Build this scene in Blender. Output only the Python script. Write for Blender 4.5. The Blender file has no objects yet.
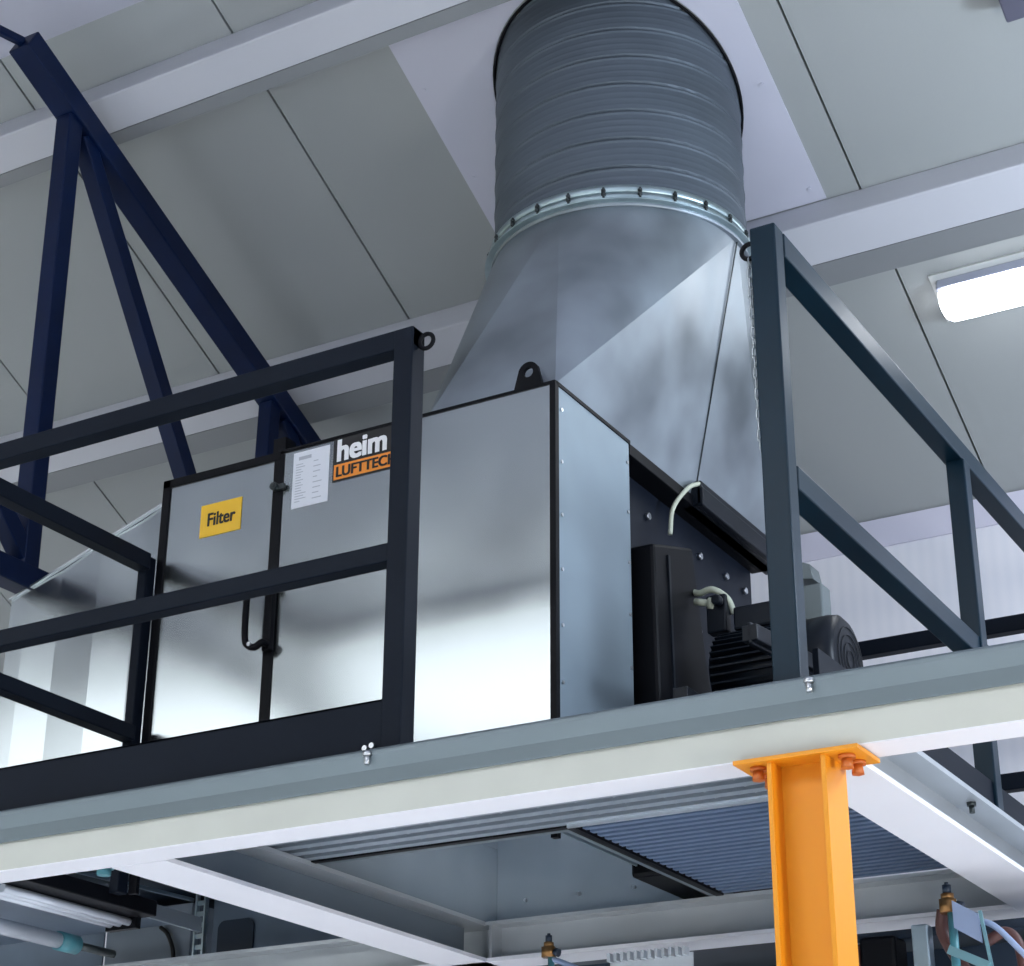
import bpy, bmesh, math, random
from math import pi, sin, cos, tan, radians
from mathutils import Vector, Matrix
random.seed(7)
scn = bpy.context.scene
COL = scn.collection

# ------------------------------------------------------------------ materials
MATS = {}
def mat(name, col, rough=.5, metal=0.0, noise=0.0, nscale=8.0, col2=None, bump=0.0, bscale=20.0, rvar=0.0, stretch=None, spec=.5, emit=None, estr=0):
    if name in MATS: return MATS[name]
    m = bpy.data.materials.new(name); m.use_nodes = True
    nt = m.node_tree; b = nt.nodes['Principled BSDF']
    b.inputs['Base Color'].default_value = (*col, 1)
    b.inputs['Roughness'].default_value = rough
    b.inputs['Metallic'].default_value = metal
    b.inputs['Specular IOR Level'].default_value = spec
    if emit:
        b.inputs['Emission Color'].default_value = (*emit, 1); b.inputs['Emission Strength'].default_value = estr
    if noise or bump or rvar:
        tc = nt.nodes.new('ShaderNodeTexCoord'); mp = nt.nodes.new('ShaderNodeMapping')
        nt.links.new(tc.outputs['Object'], mp.inputs['Vector'])
        if stretch: mp.inputs['Scale'].default_value = stretch
        n = nt.nodes.new('ShaderNodeTexNoise'); n.inputs['Scale'].default_value = nscale; n.inputs['Detail'].default_value = 2.5
        nt.links.new(mp.outputs['Vector'], n.inputs['Vector'])
        if noise:
            c2 = col2 or tuple(c*(1-noise) for c in col)
            r = nt.nodes.new('ShaderNodeValToRGB')
            r.color_ramp.elements[0].position = .12; r.color_ramp.elements[1].position = .88; r.color_ramp.interpolation = 'EASE'
            r.color_ramp.elements[0].color = (*c2, 1); r.color_ramp.elements[1].color = (*col, 1)
            nt.links.new(n.outputs['Fac'], r.inputs['Fac']); nt.links.new(r.outputs['Color'], b.inputs['Base Color'])
        if rvar:
            mr = nt.nodes.new('ShaderNodeMapRange'); mr.inputs['From Min'].default_value = .12; mr.inputs['From Max'].default_value = .88; mr.interpolation_type = 'SMOOTHSTEP'
            mr.inputs['To Min'].default_value = rough-rvar; mr.inputs['To Max'].default_value = rough+rvar
            nt.links.new(n.outputs['Fac'], mr.inputs['Value']); nt.links.new(mr.outputs['Result'], b.inputs['Roughness'])
        if bump:
            n2 = nt.nodes.new('ShaderNodeTexNoise'); n2.inputs['Scale'].default_value = bscale; n2.inputs['Detail'].default_value = 1
            nt.links.new(mp.outputs['Vector'], n2.inputs['Vector'])
            bp = nt.nodes.new('ShaderNodeBump'); bp.inputs['Strength'].default_value = bump; bp.inputs['Distance'].default_value = .02
            nt.links.new(n2.outputs['Fac'], bp.inputs['Height']); nt.links.new(bp.outputs['Normal'], b.inputs['Normal'])
    MATS[name] = m
    return m

def bands_mat(name, col, col2, rough=.5):
    """ribbed coated sheet: fine vertical lining along X"""
    m = bpy.data.materials.new(name); m.use_nodes = True; nt = m.node_tree; b = nt.nodes['Principled BSDF']
    b.inputs['Roughness'].default_value = rough
    tc = nt.nodes.new('ShaderNodeTexCoord'); w = nt.nodes.new('ShaderNodeTexWave')
    w.bands_direction = 'X'; w.inputs['Scale'].default_value = 6; w.inputs['Distortion'].default_value = .4
    r = nt.nodes.new('ShaderNodeValToRGB'); r.color_ramp.elements[0].color = (*col2, 1); r.color_ramp.elements[1].color = (*col, 1)
    nt.links.new(tc.outputs['Object'], w.inputs['Vector']); nt.links.new(w.outputs['Color'], r.inputs['Fac']); nt.links.new(r.outputs['Color'], b.inputs['Base Color'])
    MATS[name] = m
    return m

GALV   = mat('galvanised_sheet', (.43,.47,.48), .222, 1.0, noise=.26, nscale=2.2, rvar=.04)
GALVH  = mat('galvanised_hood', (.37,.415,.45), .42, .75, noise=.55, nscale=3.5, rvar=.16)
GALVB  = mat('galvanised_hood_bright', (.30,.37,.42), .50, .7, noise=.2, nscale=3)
DUCT   = mat('spiral_duct_steel', (.12,.145,.17), .55, .5, noise=.2, nscale=3, stretch=(1,1,3), rvar=.08)
FLANGE = mat('flange_steel', (.52,.64,.66), .35, .85, noise=.3, nscale=12)
EDGE   = mat('galvanised_edge', (.175,.215,.235), .45, .5, noise=.12, nscale=7, stretch=(.3,1,1))
BLACK  = mat('black_steel', (.0025,.003,.005), .5, 0, spec=.15, noise=.3, nscale=5)
RAIL   = mat('charcoal_rail_paint', (.007,.0105,.018), .45, 0, spec=.08, noise=.2, nscale=3)
RAILB  = mat('rail_paint_blue_sheen', (.004,.018,.032), .34, 0, spec=.18, noise=.2, nscale=3)  # same charcoal paint, with the bluish reflected light put into its colour
NAVY   = mat('navy_truss_paint', (.002,.011,.050), .38, 0, spec=.2, noise=.3, nscale=6)
WHITE  = mat('white_beam_paint', (.82,.82,.86), .5, 0, noise=.05, nscale=3)
CREAM  = mat('cream_beam_paint', (.55,.56,.50), .5, 0, noise=.10, nscale=5)
GREYB  = mat('grey_beam_paint', (.50,.53,.55), .38, .35, noise=.2, nscale=4)
CEIL   = mat('ceiling_panel_paint', (.365,.382,.375), .55, 0, noise=.05, nscale=1.2, bump=.02, bscale=90)
CEILD  = mat('seam_gap_backing', (.05,.055,.05), .8)  # dark backing behind the open panel joints
CPLATE = mat('white_cover_plate', (.60,.60,.68), .5, 0, noise=.04, nscale=2)
WALLM  = bands_mat('ribbed_wall_panel', (.80,.79,.83), (.77,.765,.81))
FLOOR  = mat('concrete_floor', (.66,.68,.71), .6, 0, noise=.12, nscale=2)
ORANGE = mat('yellow_orange_column_paint', (.80,.315,.010), .42, 0, noise=.12, nscale=3, col2=(.76,.28,.008))
BOLTO  = mat('orange_bolt', (.55,.14,.02), .4)
MBOLT  = mat('zinc_bolt', (.6,.62,.64), .3, 1)
DBOLT  = mat('dark_bolt', (.05,.06,.06), .4, .6)
GRATF  = mat('grating_strip_steel', (.28,.33,.38), .45, .4)
GRAT   = mat('grating_steel', (.13,.19,.30), .5, .3, noise=.1, nscale=4)
DECK   = mat('deck_plate', (.06,.08,.10), .5, .2, noise=.3, nscale=4)
SIGNY  = mat('yellow_sign', (.85,.50,.02), .4)
INK    = mat('black_ink', (.006,.006,.006), .5)
PAPER  = mat('paper', (.72,.74,.78), .6)
PINK   = mat('faded_print', (.42,.44,.48), .6)
LOGOW  = mat('logo_white', (.85,.85,.85), .5)
LOGOO  = mat('logo_orange', (.85,.27,.02), .45)
MOTOR  = mat('motor_paint', (.005,.008,.014), .4, 0, spec=.25, noise=.3, nscale=8)
MGREY  = mat('grey_casting', (.18,.21,.21), .45, .3)
CABLE  = mat('pale_cable', (.55,.58,.45), .45)
TUBE   = mat('lamp_tube_lit', (.9,.9,.9), .4, emit=(.93,.96,1.0), estr=14)
GLOW   = mat('added_glow_panel', (.9,.9,.9), .5, emit=(.93,.97,1.0), estr=4.2)
LHOUS  = mat('lamp_housing', (.45,.47,.58), .45)
TEAL   = mat('teal_plastic', (.07,.24,.28), .4)
ALU    = mat('aluminium', (.55,.66,.72), .3, .9)
DNAVY  = mat('dark_machine_paint', (.02,.035,.06), .4, .2, noise=.3, nscale=6)
SLATE  = mat('slate_panel', (.16,.21,.28), .35, .5, noise=.25, nscale=5)
BRASS  = mat('brass', (.30,.16,.06), .35, .8)
RUST   = mat('brown_hose', (.09,.035,.03), .5)
LBLUE  = mat('pale_blue_plate', (.30,.38,.56), .35, .2)
BLUEL  = mat('blue_band', (.03,.05,.22), .4)
FLRT   = mat('unlit_tube', (.62,.66,.72), .25, .3)

# ------------------------------------------------------------------ mesh helpers
def obj(name, bm, m, parent=None, smooth=False, bevel=0.0, kind=None):
    bmesh.ops.recalc_face_normals(bm, faces=bm.faces)
    me = bpy.data.meshes.new(name); bm.to_mesh(me); bm.free()
    for k in (m if isinstance(m, (list, tuple)) else [m]): me.materials.append(k)
    if smooth:
        for p in me.polygons: p.use_smooth = True
    o = bpy.data.objects.new(name, me); COL.objects.link(o)
    if parent:
        o.parent = parent
        o.matrix_parent_inverse = Matrix.Translation(parent.location).inverted() if parent.parent is None else Matrix.Identity(4)
    if bevel:
        md = o.modifiers.new('bevel', 'BEVEL'); md.width = bevel; md.segments = 2; md.limit_method = 'ANGLE'; md.angle_limit = radians(50)
    if kind: o['kind'] = kind
    return o
def sub(name, bm, m, parent, **k):          # sub-part of a part: parent has its own inverse, keep world placement
    o = obj(name, bm, m, None, **k); o.parent = parent
    bpy.context.view_layer.update()
    o.matrix_parent_inverse = parent.matrix_world.inverted()
    return o
def thing(name, label, cat, loc=(0,0,0), group=None):
    o = bpy.data.objects.new(name, None); o.empty_display_size = .1; COL.objects.link(o)
    o.location = loc; tag(o, label, cat, group)
    return o
def tag(o, label, cat, group=None):
    o['label'] = label; o['category'] = cat
    if group: o['group'] = group
    return o
def box(bm, x0, x1, y0, y1, z0, z1, mi=0):
    v = [bm.verts.new((x, y, z)) for x in (x0, x1) for y in (y0, y1) for z in (z0, z1)]
    for f in ((0,1,3,2),(4,6,7,5),(0,4,5,1),(2,3,7,6),(0,2,6,4),(1,5,7,3)):
        bm.faces.new([v[i] for i in f]).material_index = mi
def bx(*a):
    bm = bmesh.new(); box(bm, *a); return bm
def hexa(bm, pts, mi=0):
    """pts: 4 bottom (ccw) + 4 top"""
    v = [bm.verts.new(p) for p in pts]
    for f in ((3,2,1,0),(4,5,6,7),(0,1,5,4),(1,2,6,5),(2,3,7,6),(3,0,4,7)):
        bm.faces.new([v[i] for i in f]).material_index = mi
def prism(bm, poly, axis, a, b, mi=0):
    """poly 2D extruded along axis between a and b; 2D = remaining axes in order"""
    def P(p, t):
        return {'x': (t, p[0], p[1]), 'y': (p[0], t, p[1]), 'z': (p[0], p[1], t)}[axis]
    A = [bm.verts.new(P(p, a)) for p in poly]; B = [bm.verts.new(P(p, b)) for p in poly]
    n = len(poly)
    bm.faces.new(A).material_index = mi; bm.faces.new(B[::-1]).material_index = mi
    for i in range(n):
        bm.faces.new((A[i], B[i], B[(i+1)%n], A[(i+1)%n])).material_index = mi
def bar(bm, p, q, w, h=None, up=(0,0,1), mi=0):
    """rectangular bar from p to q; w across, h along up-ish"""
    h = h or w; p = Vector(p); q = Vector(q); d = (q-p).normalized(); u = Vector(up)
    s = d.cross(u).normalized(); u = s.cross(d).normalized()
    pts = []
    for e in (p, q):
        for a, b in ((-1,-1),(1,-1),(1,1),(-1,1)): pts.append(e + s*a*w/2 + u*b*h/2)
    hexa(bm, pts, mi)
def cyl(bm, p, q, r, seg=20, r2=None, mi=0):
    p = Vector(p); q = Vector(q); d = (q-p).normalized(); r2 = r if r2 is None else r2
    a = d.orthogonal().normalized(); b = d.cross(a)
    A = [bm.verts.new(p + (a*cos(t)+b*sin(t))*r) for t in [2*pi*i/seg for i in range(seg)]]
    B = [bm.verts.new(q + (a*cos(t)+b*sin(t))*r2) for t in [2*pi*i/seg for i in range(seg)]]
    bm.faces.new(A).material_index = mi; bm.faces.new(B[::-1]).material_index = mi
    for i in range(seg):
        f = bm.faces.new((A[i], B[i], B[(i+1)%seg], A[(i+1)%seg])); f.material_index = mi; f.smooth = True
def tube(bm, pts, r, seg=10, closed=False):
    pts = [Vector(p) for p in pts]; n = len(pts); rings = []
    prev = None
    for i, p in enumerate(pts):
        if closed: d = (pts[(i+1)%n]-pts[i-1]).normalized()
        else: d = (pts[min(i+1,n-1)]-pts[max(i-1,0)]).normalized()
        a = d.orthogonal().normalized() if prev is None else (prev - d*prev.dot(d)).normalized()
        prev = a; b = d.cross(a)
        rings.append([bm.verts.new(p + (a*cos(2*pi*k/seg)+b*sin(2*pi*k/seg))*r) for k in range(seg)])
    m = n if closed else n-1
    for i in range(m):
        A, B = rings[i], rings[(i+1)%n]
        for k in range(seg):
            f = bm.faces.new((A[k], B[k], B[(k+1)%seg], A[(k+1)%seg])); f.smooth = True
    if not closed:
        bm.faces.new(rings[0]); bm.faces.new(rings[-1][::-1])
def curve_pts(ctrl, n=20):
    """Catmull-Rom through control points"""
    c = [Vector(p) for p in ctrl]; c = [2*c[0]-c[1]] + c + [2*c[-1]-c[-2]]; out = []
    for i in range(1, len(c)-2):
        for k in range(n):
            t = k/n; p0, p1, p2, p3 = c[i-1:i+3]
            out.append(.5*((2*p1)+(p2-p0)*t+(2*p0-5*p1+4*p2-p3)*t*t+(3*p1-p0-3*p2+p3)*t**3))
    out.append(c[-2]); return out
def annulus(bm, c, r0, r1, z0, z1, seg=96):
    cx, cy = c; R = []
    for r, z in ((r0,z0),(r1,z0),(r1,z1),(r0,z1)):
        R.append([bm.verts.new((cx+r*cos(2*pi*k/seg), cy+r*sin(2*pi*k/seg), z)) for k in range(seg)])
    for j in range(4):
        A, B = R[j], R[(j+1)%4]
        for k in range(seg):
            f = bm.faces.new((A[k], A[(k+1)%seg], B[(k+1)%seg], B[k])); f.smooth = j in (1,3)
def hexbolt(bm, p, axis, r, h):
    p = Vector(p); a = Vector(axis).normalized()
    cyl(bm, p, p+a*h*.25, r*1.5, 16); cyl(bm, p+a*h*.25, p+a*h, r, 6); cyl(bm, p+a*h, p+a*h*1.5, r*.5, 10)
def fillet_path(pts, r, n=5): return pts

def text_mesh(name, txt, size, m, parent, x, y, z, heavy=.0, sx=1.0, depth=.0006):
    cu = bpy.data.curves.new(name, 'FONT'); cu.body = txt; cu.size = size; cu.extrude = depth
    t = bpy.data.objects.new(name+'_tmp', cu); COL.objects.link(t)
    bpy.context.view_layer.update()
    me = bpy.data.meshes.new_from_object(t.evaluated_get(bpy.context.evaluated_depsgraph_get()))
    bpy.data.objects.remove(t); bpy.data.curves.remove(cu)
    me.name = name; me.materials.clear(); me.materials.append(m)
    if heavy:                       # thicken the strokes: the same letters laid over themselves a hair apart
        bm = bmesh.new()
        for k, (ax, ay) in enumerate(((-1,-.5),(-1,.5),(1,-.5),(1,.5),(0,0))):
            n0 = len(bm.verts); bm.from_mesh(me); bm.verts.ensure_lookup_table()
            for v in bm.verts[n0:]: v.co.x += ax*heavy; v.co.y += ay*heavy; v.co.z += k*.00004
        bm.to_mesh(me); bm.free()
    for v in me.vertices:
        X, Y, Z = v.co; v.co = (x + X*sx, y - Z, z + Y)
    o = bpy.data.objects.new(name, me); COL.objects.link(o); o.parent = parent
    bpy.context.view_layer.update(); o.matrix_parent_inverse = parent.matrix_world.inverted()
    return o

# ------------------------------------------------------------------ the hall
S = radians(26.44); T = tan(S); CY, CZ = 1.8, 3.05      # rear roof slope passes through (y 1.8, z 3.05), falling away from the camera
D = Vector((0, cos(S), -sin(S))); N = Vector((0, sin(S), cos(S)))     # down the slope, outward normal
O = Vector((0, CY, CZ))
def onroof(x, t, off=0.0):   # off > 0 is below the ceiling
    p = O + D*t - N*off; return Vector((x, p.y, p.z))
def roofbox(bm, x0, x1, t0, t1, o0, o1, mi=0):
    hexa(bm, [onroof(x0,t0,o1), onroof(x1,t0,o1), onroof(x1,t1,o1), onroof(x0,t1,o1), onroof(x0,t0,o0), onroof(x1,t0,o0), onroof(x1,t1,o0), onroof(x0,t1,o0)], mi)
TR = -1.035; TE = 2.285       # ridge and eave along the slope
bm = bmesh.new()
seams = [-8.86,-7.83,-6.80,-5.77,-4.74,-3.71,-2.68,-1.65,-.62,.40,1.43,2.46,3.49,4.52,5.55]
for a, b in zip(seams[:-1], seams[1:]): roofbox(bm, a+.005, b-.005, TR, TE, -.06, 0, 0)
roofbox(bm, seams[0], seams[-1], TR, TE, -.10, -.06, 1)
obj('ceiling', bm, [CEIL, CEILD], kind='structure')
RY, RZ = onroof(0, TR).y, onroof(0, TR).z
NS = .213                      # near slope, falling towards the camera side
def nz(y): return RZ - NS*(RY-y)
YN = -6.0
bm = bmesh.new()
def nearstrip(y0, y1, x0=-8.86, x1=5.55, o0=0.0, o1=.06, mi=0, b=bm):
    hexa(b, [(x0,y0,nz(y0)+o0),(x1,y0,nz(y0)+o0),(x1,y1,nz(y1)+o0),(x0,y1,nz(y1)+o0),(x0,y0,nz(y0)+o1),(x1,y0,nz(y0)+o1),(x1,y1,nz(y1)+o1),(x0,y1,nz(y1)+o1)], mi)
nearstrip(-3.55, RY); nearstrip(YN, -5.35); 
nearstrip(-5.35, -3.55, -8.86, -8.0); nearstrip(-5.35, -3.55, 3.0, 5.55)
obj('ceiling', bm, CPLATE, kind='structure')
bm = bmesh.new(); nearstrip(-5.35, -3.55, -8.0, 3.0, .01, .04, b=bm)
obj('added_glow_strip', bm, GLOW, kind='structure')  # unseen glowing strip, added as key light and for bright panel reflections
obj('floor', bx(-8.86, 5.55, YN, 3.84, -3.0, -2.9), FLOOR, kind='structure')
YW = 3.845
obj('wall_back', bx(-8.86, 5.55, YW, YW+.1, -2.9, 2.04), WALLM, kind='structure')
obj('trim_1', bx(-8.86, 5.55, YW-.012, YW, 1.90, 2.03), mat('wall_trim', (.66,.64,.74), .5), kind='structure')

# roof beams (run along X, hang square to the slope)
def roof_beam(t0, t1, shade_w, label):
    bm = bmesh.new(); roofbox(bm, -8.8, 5.5, t0, t1, .0, .15); tag(b := obj('roof_beam', bm, mat('roof_beam_paint', (.58,.585,.62), .5), bevel=.006), label, 'beam', None)
    bm = bmesh.new(); roofbox(bm, -8.8, 5.5, t1+.001, t1+shade_w, 0, .148)  # grey strip put in for the shadow behind the beam
    e = obj('rear_shade_strip', bm, mat('shade_strip_grey', (.24,.25,.255), .5), b)
    return b
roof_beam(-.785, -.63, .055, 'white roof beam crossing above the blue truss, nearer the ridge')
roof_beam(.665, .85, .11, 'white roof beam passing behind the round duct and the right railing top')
# white cover plate round the duct
bm = bmesh.new()
def ell(k): a = 2*pi*k/72; yy = .475*sin(a); return (-.328+.475*cos(a), yy/cos(S))
for off in (.001, .006):
    vo = [bm.verts.new(onroof(x, t, off)) for x, t in ((-1.07,-.62),(.265,-.62),(.265,.66),(-1.07,.66))]
    vh = [bm.verts.new(onroof(*ell(k), off)) for k in range(72)]
    es = [bm.edges.new((L[i], L[(i+1)%len(L)])) for L in (vo, vh) for i in range(len(L))]
    bmesh.ops.triangle_fill(bm, use_beauty=True, edges=es)
    if off < .003: a0, h0 = vo, vh
for A, B in ((a0, vo), (h0, vh)):
    for i in range(len(A)): bm.faces.new((A[i], A[(i+1)%len(A)], B[(i+1)%len(A)], B[i]))
for sx in (-1.03, .22):
    for t in (-.3, .12, .60):
        cyl(bm, onroof(sx, t, .006), onroof(sx, t, .011), .008, 10)
tag(obj('cover_plate', bm, CPLATE), 'smooth white rectangular plate on the ceiling around the round duct', 'ceiling plate')

# lamp on the rear slope
def lamp(x0, x1, t, label):
    L = thing('ceiling_lamp', label, 'lamp', onroof(x0, t, 0))
    bm = bmesh.new(); roofbox(bm, x0-.02, x1, t-.11, t+.12, 0, .012); obj('mounting_plate', bm, mat('cream_plate', (.62,.63,.60), .5), L)
    bm = bmesh.new(); roofbox(bm, x0+.005, x1, t-.085, t+.085, .012, .07); obj('housing', bm, LHOUS, L, bevel=.006)
    bm = bmesh.new()
    a = [( .082*cos(k*pi/12), .052*sin(k*pi/12)) for k in range(0, 13)]
    rings = []
    for i, (xx, s) in enumerate([(x0,.35),(x0+.008,.75),(x0+.03,.97),(x0+.06,1),(x1,1)]):
        rings.append([bm.verts.new(onroof(xx, t+u*s, .07 + v*s)) for u, v in a])
    for i in range(len(rings)-1):
        for k in range(12): bm.faces.new((rings[i][k], rings[i+1][k], rings[i+1][k+1], rings[i][k+1])).smooth = True
    bm.faces.new(rings[0]); bm.faces.new(rings[-1][::-1])
    obj('diffuser', bm, TUBE, L)
lamp(.53, 1.85, 1.23, 'lit tubular ceiling lamp at the right edge above the railing')
# box in the top right corner
T2 = thing('sensor_box', 'dark grey box on the ceiling in the top right corner', 'sensor', onroof(1.17, .06, 0))
bm = bmesh.new(); roofbox(bm, 1.145, 1.33, -.06, .13, .03, .12); obj('housing', bm, mat('grey_box', (.10,.10,.14), .5), T2, bevel=.008)
bm = bmesh.new(); roofbox(bm, 1.19, 1.28, -.01, .08, 0, .03); obj('mount', bm, LHOUS, T2)

# ------------------------------------------------------------------ blue truss in the plane x = -2.4
TX = -2.3
tr = thing('roof_truss', 'dark navy blue steel roof truss on the left behind the railing', 'truss', (TX, 1.0, 1.2))
def tp(y, z): return (TX, y, z)
def ch(y): return 3.291 - .480*(y-.668)         # top chord height
bm = bmesh.new(); bar(bm, tp(.64, ch(.64)), tp(3.75, ch(3.75)), .105, .10); obj('top_chord', bm, NAVY, tr, bevel=.006)
bm = bmesh.new(); bar(bm, tp(.64, 3.30), tp(-4.0, 3.30-NS*4.6), .03, .035); obj('top_chord', bm, NAVY, tr, bevel=.006)
bm = bmesh.new(); bar(bm, tp(-5.6, 1.19), tp(3.84, 1.19), .09, .09); obj('bottom_chord', bm, NAVY, tr, bevel=.006)
for (p, q, w) in (((.93, 3.12), (.965, 1.23), .075), ((1.01, 3.08), (2.24, 1.23), .070), ((2.30, 2.46), (2.28, 1.23), .07), ((2.38, 2.42), (3.4, 1.23), .07),
                  ((.955, 1.27), (-.75, 2.93), .07), ((-.85, 2.9), (-.85, 1.23), .075), ((3.5, 1.88), (3.5, 1.23), .06)):
    bm = bmesh.new(); bar(bm, tp(*p), tp(*q), w, w, up=(1,0,0)); obj('web_member', bm, NAVY, tr, bevel=.005)

# ------------------------------------------------------------------ platform steel
def ibeam_y(bm, xc, y0, y1, z0, z1, w, tf=.012, tw=.01, wt=None):
    wt = wt or w
    box(bm, xc-w/2, xc+w/2, y0, y1, z0, z0+tf); box(bm, xc-wt/2, xc+wt/2, y0, y1, z1-tf, z1); box(bm, xc-tw/2, xc+tw/2, y0, y1, z0+tf, z1-tf)
def ibeam_x(bm, yc, x0, x1, z0, z1, w, tf=.012, tw=.01):
    box(bm, x0, x1, yc-w/2, yc+w/2, z0, z0+tf); box(bm, x0, x1, yc-w/2, yc+w/2, z1-tf, z1); box(bm, x0, x1, yc-tw/2, yc+tw/2, z0+tf, z1-tf)
fb = thing('front_beam', 'long cream platform edge beam running the full width under the railings', 'beam', (-.9, .05, -.155))
obj('beam_body', bx(-3.2, 2.2, .003, .105, -.155, -.008), [CREAM], fb)
obj('bottom_flange', bx(-3.2, 2.2, .0035, .108, -.158, -.1545), WHITE, fb)['label'] = 'white underside flange'
prof = [(.0,-.083),(-.006,-.083),(-.009,-.048),(-.026,-.016),(-.026,-.008),(-.020,-.001),(-.012,.0),(.108,.0),(.108,-.006),(.0,-.006)]
bm = bmesh.new(); prism(bm, prof, 'x', -3.2, 2.2); obj('edge_channel', bm, EDGE, fb, bevel=.002)['label'] = 'galvanised grey edge channel'
for x in (-.10, 1.012, -2.2):
    bm = bmesh.new(); cyl(bm, (x,-.03,-.020), (x,-.03,-.010), .011, 16); cyl(bm, (x,-.03,-.040), (x,-.03,-.020), .0075, 6)
    obj('bolt', bm, MBOLT, fb)
LX = -.895
lb = thing('cross_beam', 'grey cross beam running back below the cabinet, left of the intake opening', 'beam', (LX, .9, -.16))
bm = bmesh.new(); box(bm, -.905, -.893, .108, 1.70, -.148, -.045); obj('web', bm, mat('dark_grey_web', (.20,.24,.28), .35, .3, noise=.15, nscale=3), lb)
obj('top_flange', bx(-.975, -.812, .108, 1.70, -.045, -.032), GREYB, lb)
obj('bottom_flange', bx(-.985, -.808, .108, 1.86, -.160, -.148), WHITE, lb)['label'] = 'white underside flange'
rb_ = thing('cross_beam', 'pale cross beam running back beside the yellow column on the right', 'beam', (.98, 1.5, -.16))
obj('web', bx(.972, .984, .108, 2.9, -.148, -.043), GREYB, rb_)
obj('top_flange', bx(.905, 1.06, .108, 2.9, -.043, -.030), GREYB, rb_)
obj('bottom_flange', bx(.905, 1.06, .108, 2.9, -.160, -.148), WHITE, rb_)['label'] = 'white underside flange'
bm = bmesh.new(); cyl(bm, (1.03,.98,-.052), (1.03,.98,-.043), .013, 6); cyl(bm, (1.03,.98,-.07), (1.03,.98,-.052), .007, 10); obj('bolt', bm, DBOLT, rb_)
rr_ = thing('rear_beam', 'grey rear platform beam crossing behind the intake opening and yellow column', 'beam', (-.5, 1.76, -.16))
obj('web', bx(-3.2, .97, 1.765, 1.777, -.148, -.044), GREYB, rr_)
obj('top_flange', bx(-3.2, .90, 1.70, 1.84, -.044, -.032), GREYB, rr_)
obj('bottom_flange', bx(-3.2, .904, 1.70, 1.84, -.160, -.148), WHITE, rr_)['label'] = 'white underside flange'
for x in (-.80,):
    pass
obj('stiffener', bx(-.800, -.790, 1.702, 1.765, -.148, -.044), GREYB, rr_)
bk = thing('back_beam', 'white platform beam at the back below the rear railing', 'beam', (0, 2.9, -.16))
bm = bmesh.new(); ibeam_x(bm, 2.96, -3.2, 2.2, -.16, -.03, .12); obj('beam_body', bm, WHITE, bk)

# deck plates
def plate(name, x0, x1, y0, y1, label):
    bm = bx(x0, x1, y0, y1, -.028, -.002); return tag(obj(name, bm, DECK), label, 'deck plate')
plate('deck_plate', -3.2, -.98, .11, .52, 'dark deck plate seen from below in the lower left opening')
plate('deck_plate', -1.0, .90, 1.87, 2.88, 'dark deck plate behind the rear platform beam')

# grating: bars along X
def grating(x0, x1, y0, y1, pitch, label, rod=.11, gm=None):
    gm = gm or GRAT
    g = thing('floor_grating', label, 'grating', ((x0+x1)/2, (y0+y1)/2, -.03))
    bm = bmesh.new(); y = y0
    while y < y1:
        box(bm, x0, x1, y, y+pitch*.5, -.030, -.026); box(bm, x0, x1, y, y+.004, -.026, -.004); y += pitch
    obj('bearing_bars', bm, gm, g)
    obj('backing_sheet', bx(x0, x1, y0, y1, -.004, -.001), DECK, g)
    bm = bmesh.new(); x = x0+.02
    while x < x1:
        cyl(bm, (x, y0, -.020), (x, y1, -.020), .003, 6); x += rod
    obj('cross_rods', bm, gm, g)
    return g
g1 = grating(-.88, .905, .115, .725, .066, 'striped steel grating strip just behind the front beam', gm=GRATF)
obj('edge_flat', bx(.02, .905, .727, .735, -.040, 0), mat('bright_zinc', (.75,.80,.85), .3, .8), g1)
g2 = grating(.035, .905, .745, 1.695, .042, 'blue grey grating panel seen from below left of the yellow column', .033)

# ------------------------------------------------------------------ yellow column
yc = thing('support_column', 'yellow orange steel column under the front beam', 'column', (.965, .05, -2.9))
obj('flange', bx(.900, .911, -.012, .105, -2.89, -.170), ORANGE, yc, bevel=.001)
obj('flange', bx(1.020, 1.031, -.012, .105, -2.89, -.170), ORANGE, yc, bevel=.001)
obj('web', bx(.911, 1.020, .042, .050, -2.89, -.170), ORANGE, yc)
obj('top_plate', bx(.828, 1.105, -.022, .112, -.170, -.1605), ORANGE, yc, bevel=.001)
obj('base_plate', bx(.81, 1.12, -.10, .19, -2.9, -2.885), ORANGE, yc)
for x, y in ((.868, .02), (.868, .085), (1.066, .02), (1.068, .075)):
    bm = bmesh.new(); cyl(bm, (x, y, -.178), (x, y, -.170), .018, 18); cyl(bm, (x, y, -.198), (x, y, -.178), .0145, 6, r2=.012); obj('bolt', bm, BOLTO, yc)

# ------------------------------------------------------------------ railings
def ring(name, parent, c, r, t, m, axis='y'):
    bm = bmesh.new(); c = Vector(c)
    P = [c + (Vector((cos(a), 0, sin(a))) if axis == 'y' else Vector((0, cos(a), sin(a))))*r for a in [2*pi*k/20 for k in range(20)]]
    tube(bm, P, t, 8, closed=True); return obj(name, bm, m, parent)
fr = thing('railing', 'charcoal steel front railing on the left with a kick board', 'railing', (-.05, .03, 0))
obj('post', bx(-.086, -.028, 0, .06, 0, 1.13), RAIL, fr, bevel=.004)
obj('post', bx(-1.70, -1.642, 0, .06, 0, 1.13), RAIL, fr, bevel=.004)
obj('top_rail', bx(-1.70, -.028, 0.002, .058, 1.074, 1.131), RAIL, fr, bevel=.004)
obj('middle_rail', bx(-1.645, -.084, .004, .054, .484, .534), RAIL, fr, bevel=.004)
bm = bmesh.new(); box(bm, -1.645, -.084, .004, .012, .003, .128); box(bm, -1.645, -.084, .004, .05, .120, .128)
obj('kick_board', bm, RAIL, fr, bevel=.002)
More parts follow.
